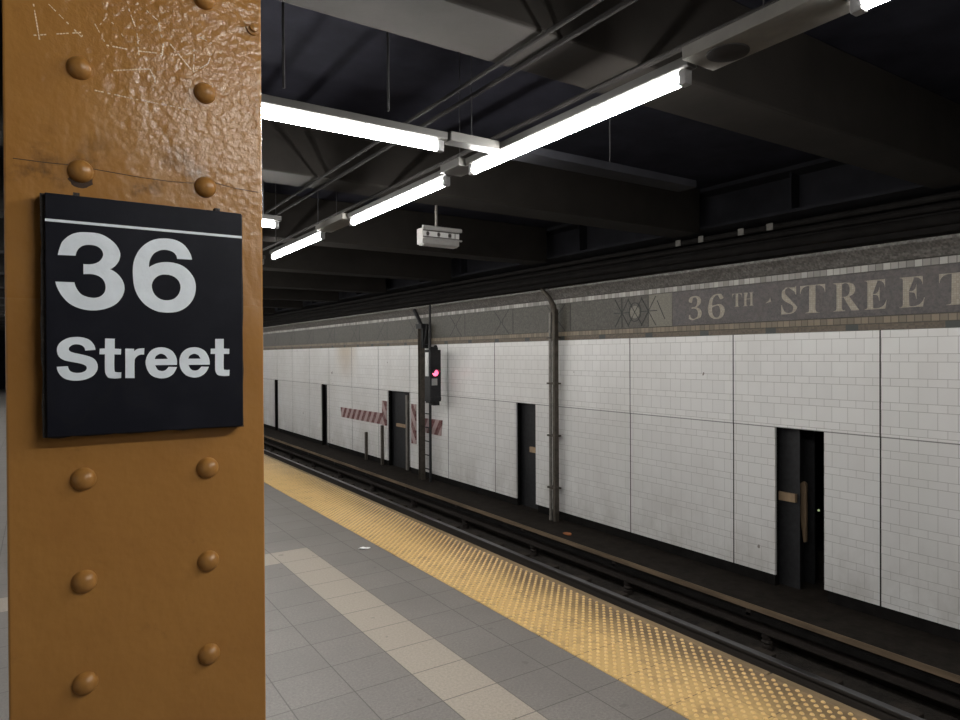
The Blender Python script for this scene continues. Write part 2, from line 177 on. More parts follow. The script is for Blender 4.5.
SERIF = {"T":[[[0.092,0.0],[0.092,0.017],[0.134,0.025],[0.142,0.031],[0.148,0.039],[0.156,0.433],[0.124,0.431],[0.102,0.426],[0.082,0.416],[0.065,0.403],[0.051,0.387],[0.041,0.367],[0.033,0.344],[0.029,0.318],[0.011,0.318],[0.011,0.455],[0.41,0.455],[0.41,0.317],[0.394,0.317],[0.381,0.368],[0.357,0.404],[0.319,0.426],[0.263,0.433],[0.264,0.063],[0.276,0.03],[0.284,0.025],[0.31,0.018],[0.328,0.017],[0.328,0.0]]],"H":[[[0.015,0.0],[0.015,0.017],[0.055,0.026],[0.068,0.039],[0.072,0.05],[0.074,0.394],[0.068,0.416],[0.062,0.424],[0.016,0.439],[0.016,0.455],[0.242,0.455],[0.242,0.439],[0.182,0.251],[0.342,0.251],[0.335,0.421],[0.282,0.439],[0.282,0.455],[0.507,0.455],[0.507,0.439],[0.478,0.434],[0.461,0.424],[0.452,0.407],[0.452,0.052],[0.461,0.033],[0.468,0.027],[0.478,0.022],[0.507,0.017],[0.507,0.0],[0.282,0.0],[0.282,0.017],[0.311,0.021],[0.321,0.025],[0.335,0.038],[0.339,0.049],[0.342,0.221],[0.182,0.221],[0.185,0.05],[0.189,0.039],[0.194,0.032],[0.202,0.026],[0.242,0.017],[0.242,0.0]]],"S":[[[0.043,-0.011],[0.043,0.158],[0.062,0.158],[0.083,0.094],[0.096,0.07],[0.111,0.05],[0.129,0.034],[0.149,0.024],[0.172,0.017],[0.197,0.015],[0.215,0.016],[0.231,0.02],[0.245,0.027],[0.257,0.036],[0.266,0.047],[0.273,0.06],[0.279,0.089],[0.275,0.11],[0.265,0.129],[0.248,0.146],[0.225,0.16],[0.135,0.205],[0.092,0.236],[0.065,0.27],[0.056,0.289],[0.051,0.309],[0.054,0.37],[0.067,0.403],[0.131,0.457],[0.307,0.446],[0.313,0.45],[0.318,0.457],[0.32,0.466],[0.339,0.466],[0.339,0.319],[0.322,0.319],[0.303,0.37],[0.194,0.445],[0.163,0.44],[0.131,0.417],[0.121,0.394],[0.124,0.356],[0.129,0.346],[0.137,0.336],[0.358,0.112],[0.348,0.075],[0.339,0.058],[0.328,0.043],[0.314,0.029],[0.281,0.008],[0.24,-0.006],[0.061,-0.011]]],"R":[[[0.015,0.0],[0.015,0.017],[0.055,0.026],[0.068,0.039],[0.072,0.05],[0.074,0.394],[0.068,0.416],[0.062,0.424],[0.016,0.439],[0.016,0.455],[0.217,0.455],[0.264,0.453],[0.305,0.448],[0.339,0.439],[0.367,0.426],[0.389,0.409],[0.405,0.388],[0.414,0.363],[0.417,0.334],[0.411,0.296],[0.392,0.265],[0.36,0.241],[0.315,0.224],[0.48,0.017],[0.48,0.0],[0.338,0.0],[0.201,0.212],[0.182,0.212],[0.185,0.05],[0.189,0.039],[0.194,0.032],[0.202,0.026],[0.242,0.017],[0.242,0.0]],[[0.182,0.234],[0.228,0.235],[0.249,0.24],[0.266,0.248],[0.28,0.258],[0.29,0.272],[0.298,0.29],[0.302,0.311],[0.304,0.336],[0.299,0.378],[0.284,0.407],[0.259,0.425],[0.224,0.431],[0.186,0.417]]],"E":[[[0.014,0.0],[0.014,0.017],[0.044,0.02],[0.055,0.024],[0.068,0.037],[0.072,0.048],[0.072,0.405],[0.068,0.417],[0.062,0.425],[0.054,0.431],[0.016,0.439],[0.016,0.455],[0.399,0.455],[0.399,0.32],[0.383,0.32],[0.378,0.349],[0.369,0.373],[0.356,0.392],[0.34,0.406],[0.32,0.417],[0.295,0.424],[0.266,0.429],[0.183,0.246],[0.214,0.247],[0.232,0.252],[0.247,0.259],[0.259,0.269],[0.269,0.282],[0.277,0.3],[0.288,0.345],[0.304,0.345],[0.304,0.118],[0.287,0.118],[0.267,0.192],[0.251,0.208],[0.183,0.222],[0.192,0.035],[0.206,0.029],[0.276,0.03],[0.33,0.045],[0.345,0.053],[0.371,0.075],[0.393,0.105],[0.411,0.143],[0.43,0.143],[0.402,0.0]]],"3":[[[0.117,-0.004],[0.053,0.018],[0.027,0.044],[0.028,0.105],[0.054,0.123],[0.076,0.126],[0.077,0.106],[0.082,0.089],[0.089,0.074],[0.099,0.062],[0.111,0.052],[0.125,0.046],[0.158,0.04],[0.224,0.069],[0.235,0.091],[0.241,0.139],[0.239,0.157],[0.234,0.174],[0.226,0.189],[0.214,0.202],[0.199,0.213],[0.181,0.221],[0.161,0.225],[0.137,0.227],[0.095,0.227],[0.095,0.269],[0.16,0.27],[0.178,0.275],[0.192,0.284],[0.204,0.296],[0.22,0.327],[0.224,0.346],[0.217,0.413],[0.203,0.434],[0.182,0.444],[0.14,0.437],[0.111,0.341],[0.06,0.349],[0.047,0.356],[0.037,0.364],[0.03,0.374],[0.024,0.401],[0.027,0.418],[0.034,0.434],[0.045,0.448],[0.062,0.461],[0.083,0.472],[0.108,0.48],[0.138,0.485],[0.173,0.486],[0.207,0.484],[0.237,0.479],[0.263,0.47],[0.286,0.458],[0.304,0.442],[0.317,0.423],[0.325,0.401],[0.328,0.377],[0.326,0.355],[0.32,0.335],[0.311,0.317],[0.298,0.301],[0.283,0.287],[0.246,0.264],[0.225,0.256],[0.293,0.231],[0.326,0.201],[0.34,0.174],[0.345,0.138],[0.336,0.084],[0.312,0.044]]],"6":[[[0.197,-0.007],[0.15,-0.001],[0.129,0.007],[0.109,0.018],[0.092,0.032],[0.076,0.049],[0.062,0.069],[0.051,0.093],[0.042,0.12],[0.035,0.151],[0.03,0.222],[0.066,0.391],[0.12,0.455],[0.137,0.466],[0.156,0.475],[0.176,0.481],[0.198,0.485],[0.261,0.484],[0.291,0.476],[0.336,0.393],[0.312,0.369],[0.298,0.364],[0.26,0.36],[0.216,0.447],[0.197,0.444],[0.18,0.435],[0.165,0.421],[0.152,0.401],[0.142,0.375],[0.134,0.345],[0.128,0.309],[0.125,0.269],[0.247,0.292],[0.273,0.285],[0.295,0.274],[0.315,0.258],[0.331,0.237],[0.343,0.214],[0.35,0.186],[0.352,0.155],[0.349,0.121],[0.342,0.09],[0.33,0.062],[0.313,0.038],[0.291,0.019],[0.264,0.005],[0.233,-0.004]],[[0.199,0.038],[0.211,0.039],[0.222,0.044],[0.239,0.064],[0.246,0.079],[0.251,0.098],[0.254,0.174],[0.245,0.214],[0.238,0.228],[0.229,0.239],[0.219,0.247],[0.206,0.252],[0.125,0.221],[0.127,0.176],[0.131,0.138],[0.137,0.106],[0.147,0.081],[0.158,0.062],[0.17,0.048],[0.184,0.04]]]}

# ---------------------------------------------------------------- materials
YS, YE = -9.0, 42.0            # extent of the station along the track
WX = 6.7                       # tiled wall across the track
# white wall tile
k = Mat('white_wall_tile')
v = (k.z*-1 + 1.822)/.229; row = v.floor(); fv = v.fract(); small = fv.lt(.325)
u = (k.y - 3.059)/.1595 + small*.5; cx = u.floor()
joint = v.edge(.011).max((fv-.325).abs().lt(.011)).max(u.edge(.013))
seam = ((k.y - 3.23)/1.62).edge(.0045)
lint = (k.z - .80).abs().lt(.006)
rnd = k.rand(cx, row*2 + small)
base = k.mix(rnd, (.82,.812,.80), (.86,.853,.84))
cloud = k.ramp(k.noise(.8, 4, .6, (1,1,.5)), .42, .75)
base = k.mix(cloud*.28, base, (.50,.47,.42))
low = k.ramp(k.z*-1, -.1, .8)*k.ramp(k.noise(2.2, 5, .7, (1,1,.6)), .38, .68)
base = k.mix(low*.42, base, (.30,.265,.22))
rust = k.ramp(((k.y-16.6)/.9).abs()*-1, -1, -.2)*k.ramp(k.z, .9, 1.9)
base = k.mix(rust*.55, base, (.50,.33,.14))
spot = k.noise(5, 2, .5).gt(.775)
base = k.mix(spot*.8, base, (.16,.13,.11))
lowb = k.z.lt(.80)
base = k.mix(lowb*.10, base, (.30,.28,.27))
base = k.mix(joint*.62, base, (.26,.24,.22))
base = k.mix(seam.max(lint*.65), base, (.03,.028,.026))
TILE = k.set(base, (joint*.5 + .26), 0, (joint*-1).min(seam*-2), .35, .003)

k = Mat('grey_floor_tile')
jx = ((k.x - 1.85)/.305).edge(.010); jy = ((k.y - 2.675)/.31).edge(.010)
cream = k.x.gt(1.545)*k.x.lt(1.852)*k.y.lt(5.465)
cream = cream.max(k.y.gt(5.155)*k.y.lt(5.465)*k.x.lt(1.852))
rnd = k.rand(((k.x - 1.85)/.305).floor(), ((k.y - 2.675)/.31).floor())
fine = k.ramp(k.noise(75, 4, .8), .36, .64); blot = k.ramp(k.noise(1.6, 5, .65), .35, .7)
g = k.mix(fine, (.135,.123,.113), (.245,.226,.209))
g = k.mix(rnd*.16, g, (.08,.075,.07)); g = k.mix(blot*.25, g, (.09,.082,.075))
c = k.mix(fine, (.25,.215,.178), (.385,.338,.285)); c = k.mix(rnd*.12, c, (.30,.26,.22)); c = k.mix(blot*.15, c, (.30,.27,.22))
base = k.mix(cream, g, c)
spots = k.noise(7, 2, .5).gt(.72)
base = k.mix(spots*.35, base, (.07,.06,.055))
base = k.mix(jx.max(jy)*.75, base, (.06,.052,.047))
FLOOR = k.set(base, fine*.2 + .42, 0, jx.max(jy)*-1 + fine*.15, .25, .002)

k = Mat('yellow_tactile')
fine = k.noise(60, 4, .7); wear = k.ramp(k.noise(2.6, 5, .7), .35, .7)
inner = k.ramp(k.x, 2.64, 2.92)
g = k.mix(fine, (.48,.31,.12), (.66,.45,.195))
g = k.mix((inner*(wear*.6+.62)).min(.9), g, (.11,.07,.038))
g = k.mix(k.ramp(k.noise(5.5, 6, .75), .50, .66)*.6, g, (.20,.13,.07))
jj = ((k.y - 2.675)/.31).edge(.008)*1.0
jj = jj.max((k.x-2.675).abs().lt(.0025)*.5)
g = k.mix(jj*.9, g, (.10,.06,.03))
YELLOW = k.set(g, .38, 0, fine, .2, .002)
k = Mat('yellow_dome')
fine = k.noise(40, 4, .7); wear = k.ramp(k.noise(2.6, 5, .7), .35, .7); inner = k.ramp(k.x, 2.7, 2.99)
top = k.z.gt(.011)
g = k.mix(fine, (.62,.42,.17), (.80,.57,.26))  # lighter than the strip: bright tops and shade between domes put into colour
g = k.mix(inner*wear*.5*(top*-.9 + 1), g, (.24,.15,.07))
DOME = k.set(g, .3)

k = Mat('orange_brown_paint')
fine = k.noise(85, 3, .55); big = k.ramp(k.noise(5, 5, .6), .35, .7); lump = k.noise(16, 4, .55, (1,1,.6))
g = k.mix(big, (.35,.168,.042), (.30,.138,.034))
g = k.mix(k.ramp(k.noise(26, 5, .7), .62, .74)*.3, g, (.13,.06,.02))
g = k.mix(k.ramp(k.z,1.84,1.86)*k.ramp(k.z*-1,-1.96,-1.87)*k.ramp(k.noise(13, 5, .7), .5, .66)*k.x.lt(.12)*.75, g, (.05,.03,.018))
ORANGE = k.set(g, k.ramp(k.z, 1.2, 2.1)*-.16 + .36, 0, fine*.75*(k.ramp(k.x*1.2 + k.z, 1.85, 2.2)*.95 + .15) + lump*.7 + k.noise(7, 4, .6)*1.2, .5, .006, spec=.4)

k = Mat('sign_black')
g = k.mix(k.ramp(k.noise(14, 5, .6), .45, .7), (.006,.0065,.011), (.010,.0105,.016))
scuff = k.ramp(k.noise(7, 3, .5), .5, .53)*k.ramp(k.noise(7, 3, .5)*-1, -.56, -.53)*k.z.lt(-.24)
SIGNBLK = k.set(k.mix(scuff*.35, g, (.012,.012,.014)), k.noise(20)*.2 + .35, spec=.12)
SIGNWHT = simple('sign_white', (.74,.79,.84), .35, 0, .06, 30)
BACKING = simple('sign_backing', (.03,.024,.02), .8, 0, .5, 40, .6)
SCRATCH = simple('scratched_paint', (.80,.62,.42), .55, 0, .2, 60)
GRIME = simple('black_grime', (.045,.022,.010), .8, 0, .3, 60)
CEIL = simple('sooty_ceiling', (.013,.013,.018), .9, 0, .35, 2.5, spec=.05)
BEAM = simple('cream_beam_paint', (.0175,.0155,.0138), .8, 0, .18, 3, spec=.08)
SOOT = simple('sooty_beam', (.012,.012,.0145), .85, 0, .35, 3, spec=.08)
BLACKDUST = simple('steel_dust', (.010,.009,.0085), .85, 0, .4, 6, spec=.1)
LEDGE = simple('dusty_ledge_concrete', (.022,.0175,.014), .9, 0, .4, 7, .4, .01, spec=.15)
BED = simple('trackbed', (.035,.028,.022), .95, 0, .5, 12, .8, .03)
TIE = simple('tie_timber', (.045,.034,.026), .9, 0, .4, 14, .5, .01, (.15,1,1))
RAILSIDE = simple('rusty_rail', (.024,.018,.015), .75, .3, .4, 20)
k = Mat('rail_steel')
RAIL = k.set(k.mix(k.z.gt(.1385), (.035,.028,.022), (.13,.13,.135)), (k.z.gt(.1385)*-.40 + .72), k.z.gt(.1385)*.9)
WOOD = simple('weathered_board', (.085,.064,.045), .85, 0, .4, 10, .4, .006, (1,.12,1))
EDGE = simple('edge_rubbing_board', (.22,.155,.085), .75, 0, .45, 8, .5, .006, (1,.2,1))
EDGE2 = simple('lit_edge_timber', (.15,.105,.065), .85, 0, .45, 10, .4, .006, (1,.12,1))
PLANK = simple('raw_plank', (.33,.23,.14), .7, 0, .2, 16, .3, .004, (1,1,.2))
CASE = simple('signal_black_case', (.018,.018,.020), .6, .2, .4, 20)
PIPE = simple('dark_pipe', (.085,.072,.058), .65, .3, .4, 12)
GPIPE = simple('grey_conduit', (.20,.185,.165), .5, .3, .3, 12)
FIX = simple('fixture_enamel', (.055,.053,.049), .45, .1, .12, 14)
FIXD = simple('grey_disc', (.03,.028,.028), .8, 0, .15, 20, spec=.05)
CHAN = simple('channel_enamel', (.13,.125,.115), .7, 0, .12, 14, spec=.1)
BOXW = simple('box_cream_paint', (.36,.35,.34), .45, 0, .1, 20)
BOXD = simple('box_dark_trim', (.07,.065,.06), .5, .2, .2, 20)
BOXP = simple('box_pale_panel', (.72,.72,.71), .35, 0, .06, 20)
GREYPL = simple('signal_plate', (.42,.42,.42), .5, .2, .2, 90)
PAPER = simple('paper', (.85,.85,.85), .7, 0, .05, 40)
HOLD = simple('lampholder', (.15,.15,.15), .4)
def emit(name, col, s):
    k = Mat(name); k.set((.8,.8,.8), .3); k.b.inputs['Emission Color'].default_value = (*col,1); k.b.inputs['Emission Strength'].default_value = s
    return k.m
TUBE = emit('fluorescent_tube', (1,.985,.95), TUBE_POWER)
REDL = emit('red_signal_lens', (1,.05,.15), .35)
DOTL = emit('small_distant_lamp', (.55,.7,.35), .06)

k = Mat('frieze_mosaic')
zz = k.z
r1 = zz.lt(1.885); r2_ = zz.gt(1.885)*zz.lt(1.955); fld = zz.gt(1.955)*zz.lt(2.385); r4 = zz.gt(2.385)*zz.lt(2.455)
chip = k.rand((k.y/.018).floor(), (k.z/.018).floor())
tl = k.rand((k.y/.068).floor(), r4*3 + r1)
cool = k.noise(1.5, 3)
f_ = k.mix(chip, (.056,.051,.040), (.108,.100,.080)); f_ = k.mix(cool*.3, f_, (.10,.09,.08))
rough_c = k.mix(chip, (.10,.095,.088), (.24,.225,.21))
tan = k.mix(tl, (.17,.135,.095), (.27,.215,.15))
brown = k.mix(chip, (.10,.075,.052), (.15,.115,.08))
ins = ((k.y - .86)/.875).edge(.07)
brown = k.mix(ins, brown, (.05,.055,.05))
pale = k.mix(tl, (.17,.155,.138), (.42,.395,.36))
rough_c = k.mix(k.ramp(k.noise(18, 5, .8, (1,.6,1)), .42, .64)*.8, rough_c, (.07,.062,.055)); f_ = k.mix(k.ramp(k.noise(20, 5, .8), .45, .65)*.5, f_, (.045,.042,.035))
g = k.mix(r1, rough_c, brown); g = k.mix(r2_, g, tan); g = k.mix(fld, g, f_); g = k.mix(r4, g, pale)
jt = ((k.y/.068).edge(.05)*(r2_.max(r4))).max((k.z-1.885).abs().lt(.004)).max((k.z-1.955).abs().lt(.006)).max((k.z-2.385).abs().lt(.005)).max((k.z-2.455).abs().lt(.005))
g = k.mix(jt*.75, g, (.03,.025,.02))
FRIEZE = k.set(g, (r4*-.15 + .5), 0, chip*.5 - jt, .5, .004)
k = Mat('plum_mosaic')
chip = k.rand(((k.y + k.noise(30)*.01)/.017).floor(), ((k.z)/.017).floor()); hue = k.noise(3, 4)
g = k.mix(chip, (.034,.026,.027), (.075,.060,.059)); g = k.mix(k.ramp(hue,.4,.7)*.4, g, (.07,.045,.033)); g = k.mix(k.ramp(k.noise(16, 5, .8, (1,1,1)), .42, .62)*.75, g, (.10,.082,.075)); g = k.mix(k.ramp(k.noise(22, 5, .8), .5, .66)*.7, g, (.022,.018,.02))
PLUM = k.set(g, .42, 0, chip, .5, .003)
k = Mat('letter_mosaic')
chip = k.rand((k.y/.02).floor(), (k.z/.02).floor())
gl = (k.y/.02).edge(.07).max((k.z/.02).edge(.07))
g = k.mix(chip, (.29,.245,.185), (.40,.345,.265)); g = k.mix(gl*.45, g, (.12,.10,.08))
LETTER = k.set(g, .42, 0, chip, .2, .002)
INLAY = simple('dark_inlay', (.018,.017,.016), .5, 0, .3, 40)
TAN = simple('tan_inlay', (.185,.17,.135), .5, 0, .3, 60)
def hazard(name, slope):
    k = Mat(name); s = ((k.y + k.z*slope)/.31).fract().lt(.5)
    g = k.mix(s, (.42,.31,.30), (.13,.028,.03)); g = k.mix(k.ramp(k.noise(14, 5, .7), .45, .7)*.6, g, (.40,.34,.31))
    return k.set(g, .5)
HAZ = hazard('red_white_stripes', .75); HAZ2 = hazard('red_white_stripes_reversed', -.75)

# ---------------------------------------------------------------- setting: floor, walls, ceiling
struct(MB().box(-3.6, 2.995, YS, YE, -1.35, 0).build('floor', FLOOR))
tb = MB().box(2.995, 12.0, YS, YE, -1.6, -1.3); struct(tb.build('floor', BED))
# tactile strip with its domes, one object
m = MB().box(2.36, 2.992, YS, YE, .0004, .006)
ts = m.build('tactile_strip', YELLOW)
tag(ts, 'yellow tactile warning strip of raised domes along the platform edge', 'tactile strip')
vs, fs = [], []
NS = 7
yy = .6; j = 0
while yy < 28:
    seg = 7 if yy < 9 else 5
    for ci in range(22):
        if (ci + j) % 2: continue
        x0 = 2.376 + ci*.0286
        o = len(vs)
        for r_, h in ((.0118, .0058), (.0075, .0118)):
            for q in range(seg):
                a = 2*PI*q/seg; vs.append((x0 + r_*math.cos(a), yy + r_*math.sin(a), h))
        fs += [(o+q, o+(q+1)%seg, o+seg+(q+1)%seg, o+seg+q) for q in range(seg)] + [tuple(range(o+seg, o+2*seg))]
    yy += .031; j += 1
me = bpy.data.meshes.new('raised_domes'); me.from_pydata(vs, [], fs); me.materials.append(DOME)
do = bpy.data.objects.new('raised_domes', me); COL.objects.link(do); do.parent = ts; do['kind'] = 'stuff'
do['label'] = 'raised yellow domes, browned with dirt toward the track'
# rubbing boards along the edge, butted lengths
y = 1.99 - 3.6*3; n = 0
eb = MB().box(0, .052, .004, 3.594, -.10, .004).build('edge_board', EDGE, bevel=.004)
LB = ['brown timber platform edge board nearest the camera, running out of the picture', 'brown timber platform edge board beyond the gap beside the tactile strip', 'third brown timber edge board along the tactile strip, halfway down the platform']
first = True
while y < YE - 4:
    if y > -5:
        o = eb if first else eb.copy()
        if not first: COL.objects.link(o)
        first = False
        o.location = (2.996, y, 0)
        lab = LB[0] if y < 1 else LB[1] if y < 3 else LB[2] if y < 7 else 'distant brown timber edge board far down the platform'
        tag(o, lab, 'edge board', 'timber boards along the platform edge')
    y += 3.6
struct(MB().box(2.9955, 3.01, YS, YE, -1.32, -.11).build('baseboard_platform', BLACKDUST))

# tiled wall across the track with openings
OPEN = [(3.78, 4.327), (8.554, 9.086), (12.98, 14.08), (17.98, 18.46), (22.6, 23.06), (27.3, 27.8), (32.1, 32.6)]
m = MB().box(WX-.004, WX+.028, YS, YE, .80, 1.822)
e = [YS] + [q for o in OPEN for q in o] + [YE]
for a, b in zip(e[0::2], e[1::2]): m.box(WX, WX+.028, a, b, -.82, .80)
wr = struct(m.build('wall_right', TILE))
m = MB()
for a, b in zip(e[0::2], e[1::2]): m.box(WX+.03, WX+.10, a+.02, b-.02, -.949, .80)
m.box(WX+.03, WX+.16, YS, YE, .80, 1.822)
struct(m.build('baseboard_right', BLACKDUST))
# frieze band, cove on top
prof = [(6.69,1.824),(6.675,1.824),(6.675,1.885),(6.684,1.888),(6.684,1.955),(6.69,1.958),(6.69,2.383),(6.680,2.386),(6.680,2.455),(6.665,2.462),(6.62,2.53),(6.56,2.59),(6.56,2.62),(6.86,2.62),(6.86,1.824)]
struct(MB().prism(prof, YS, YE).build('trim_1', FRIEZE))
# ledge at the foot of the wall
struct(MB().box(6.12, 7.6, YS, YE, -1.3, -.95).build('trim_2', LEDGE))
struct(MB().box(7.3, 7.5, YS, YE, -.95, -.62).build('trim_3', LEDGE))
# far wall beyond the openings, end walls, wall at the back of the platform
struct(MB().box(11.6, 11.8, YS, YE, -1.3, 3.7).build('wall_far', BLACKDUST))
struct(MB().box(-3.9, -3.6, YS, YE, -1.3, 3.7).build('wall_left', TILE))
struct(MB().box(-3.9, 11.8, YE, YE+.2, -1.3, 3.7).build('wall_back', SOOT))
struct(MB().box(-3.9, 11.8, YS-.2, YS, -1.3, 3.7).build('wall_front', SOOT))
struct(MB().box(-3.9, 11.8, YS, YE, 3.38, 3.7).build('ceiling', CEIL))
# cross beams over platform and track, all in one dark paint
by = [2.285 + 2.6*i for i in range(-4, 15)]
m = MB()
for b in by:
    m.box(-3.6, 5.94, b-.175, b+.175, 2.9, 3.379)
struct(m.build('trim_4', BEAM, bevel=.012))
# girder over the columns and girders over the track
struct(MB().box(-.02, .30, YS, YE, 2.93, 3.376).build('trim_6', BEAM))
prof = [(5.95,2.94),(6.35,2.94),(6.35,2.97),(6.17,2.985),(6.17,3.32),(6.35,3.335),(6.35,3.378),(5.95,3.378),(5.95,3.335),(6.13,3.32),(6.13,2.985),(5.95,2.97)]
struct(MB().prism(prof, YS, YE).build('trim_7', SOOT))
m = MB()
for i in range(34): m.box(6.0, 6.13, YS+.7+1.5*i, YS+.72+1.5*i, 2.975, 3.33)
struct(m.build('trim_8', SOOT))
struct(MB().box(6.36, 6.86, YS, YE, 2.62, 3.378).build('trim_9', BLACKDUST))

# ---------------------------------------------------------------- riveted column beside the camera
CX0, CX1, CY = -.041, .317, 1.15
col = thing('riveted_column', (.138, 1.33, 0), 'glossy orange-brown riveted steel column carrying the black station sign', 'column')
def L(mb):    # world coordinates to column coordinates
    mb.v = [(x-.138, y-1.33, z) for x, y, z in mb.v]; return mb
L(MB().box(CX0, CX1, CY, CY+.016, 0, 2.93)).build('front_flange', ORANGE, col, bevel=.003)
L(MB().box(CX0, CX1, CY+.344, CY+.36, 0, 2.93)).build('rear_flange', ORANGE, col, bevel=.003)
L(MB().box(.131, .145, CY+.016, CY+.344, 0, 2.93)).build('web', ORANGE, col)
m = MB()
for s in (-1, 1):
    for yb, sy in ((CY+.016, 1), (CY+.344, -1)):
        m.box(.138+s*.007, .138+s*.10, min(yb, yb+sy*.012), max(yb, yb+sy*.012), 0, 2.93)
        m.box(min(.138+s*.007,.138+s*.019), max(.138+s*.007,.138+s*.019), min(yb, yb+sy*.09), max(yb, yb+sy*.09), 0, 2.93)
L(m).build('angle', ORANGE, col)
L(MB().box(CX0-.03, CX1+.03, CY-.03, CY+.39, 0, .012)).build('base_plate', ORANGE, col)
cap = [(.0172,-.002),(.0170,.001),(.0150,.0062),(.0115,.0100),(.0065,.0125),(.002,.0133)]
rv = MB().lathe([(a,b) for a,b in cap], (0,0,0), 'y', 20, -1)
proto = None
zs = [1.116 + .1517*i for i in range(-7, 13)]
for cxr in (.052, .2257):
    for z in zs:
        if 1.50 < z < 1.83: continue
        if proto is None: o = proto = rv.build('rivet', ORANGE, col, smooth=True)
        else: o = proto.copy(); COL.objects.link(o)
        o.location = (cxr-.138, CY-1.33, z)
L(MB().lathe([(.011,0),(.011,.004),(.007,.004),(.0065,.009),(.002,.010)], (.303,CY,2.15), 'y', 14, -1)).build('bolt_head', ORANGE, col, smooth=True)
# lap seam of the splice plate and grime under one rivet
SEAM = [(-.03,1.881),(.01,1.881),(.035,1.882),(.077,1.88),(.131,1.877),(.17,1.8765),(.202,1.878),(.238,1.884),(.27,1.879),(.31,1.877)]
m = MB()
for (a, b), (c, d) in zip(SEAM[:-1], SEAM[1:]):
    m.add([(a,CY-.0003,b-.0005),(c,CY-.0003,d-.0005),(c,CY-.0003,d+.0005),(a,CY-.0003,b+.0005),(a,CY+.001,b-.0008),(c,CY+.001,d-.0008),(c,CY+.001,d+.0008),(a,CY+.001,b+.0008)],
          [(0,1,2,3),(4,7,6,5),(0,4,5,1),(3,2,6,7),(0,3,7,4),(1,5,6,2)])
L(m).build('lap_seam', GRIME, col)
for cxr, r_, zz_ in ((.052, .015, 1.861), (.2257, .009, 1.8635)):
    m = MB(); pts = [(cxr + r_*math.cos(2*PI*q/18)*(1+.12*math.sin(q*2.3)), zz_ + r_*.75*math.sin(2*PI*q/18)) for q in range(18)]
    m.prism(pts, CY-.0006, CY+.001); L(m).build('grime_patch', GRIME, col)
SCR = [[(0.014,2.11),(0.055,2.073),(0.057,2.081)],[(-0.008,2.059),(0.059,2.081)],[(-0.004,2.105),(0.003,2.055)],[(0.072,2.097),(0.087,2.069),(0.123,2.07),(0.165,2.075)],[(0.087,2.111),(0.076,2.093)],[(0.087,2.111),(0.101,2.1),(0.11,2.087)],[(0.117,2.132),(0.128,2.102),(0.131,2.064)],[(0.142,2.136),(0.158,2.125),(0.165,2.091),(0.162,2.059)],[(0.175,2.093),(0.209,2.056)],[(0.211,2.102),(0.209,2.056),(0.231,2.075)],[(0.231,2.075),(0.239,2.098)],[(0.096,2.033),(0.146,2.047),(0.153,2.031),(0.148,2.004)],[(0.071,1.998),(0.122,1.996),(0.206,1.995)],[(0.219,2.115),(0.25,2.106)]]
m = MB()
for S in SCR:
    for (a, b), (c, d) in zip(S[:-1], S[1:]):
        ln = math.hypot(c-a, d-b); ns = max(2, int(ln/.004))
        for i in range(ns):
            if random.random() < .25: continue
            t0, t1 = i/ns, (i+.8)/ns; px, pz = -(d-b)/ln, (c-a)/ln; h = .00045 + .0005*random.random()
            q = [(a+(c-a)*t0-px*h, b+(d-b)*t0-pz*h), (a+(c-a)*t1-px*h, b+(d-b)*t1-pz*h), (a+(c-a)*t1+px*h, b+(d-b)*t1+pz*h), (a+(c-a)*t0+px*h, b+(d-b)*t0+pz*h)]
            m.prism(q, CY-.0004, CY+.0005)
L(m).build('scratched_graffiti', SCRATCH, col)

# ---------------------------------------------------------------- station sign
SG = (.1405, 1.12, 1.832)
sg = thing('station_sign', SG, 'square black sign reading 36 Street under a white line, fixed on the orange column', 'sign')
MB().box(-.1335, .1345, 0, .008, -.345, 0).build('sign_face', SIGNBLK, sg, bevel=.0012)
ob = MB(); pts = []
for q in range(60):
    t = q/60*4; s_ = int(t); f = t-s_; jg = random.uniform(-.0016, .0016)
    pts.append([(-.1385+jg, -f*.347), (-.1385+.276*f, -.347+jg), (.1375+jg*.5, -.347+.347*f), (.1375-.276*f, jg*.5)][s_])
ob.prism(pts, .008, .029); ob.build('backing_plate', BACKING, sg)
MB().box(-.1335, .1345, -.0006, .001, -.0405, -.0368).build('stripe', SIGNWHT, sg)
for nm, loops in SIGN_GLYPHS.items():
    nice = {'3':'numeral_3','6':'numeral_6','S':'letter_s'}.get(nm, 'letter_' + nm[0])
    glyph(loops, lambda a, b, c: Vector((a-SG[0], -.0008+c, b-SG[2])), .0015, nice, SIGNWHT, sg)
for x in (-.095, .098):
    MB().box(x-.004, x+.004, .004, .018, .000, .005).build('fixing_clip', BACKING, sg)

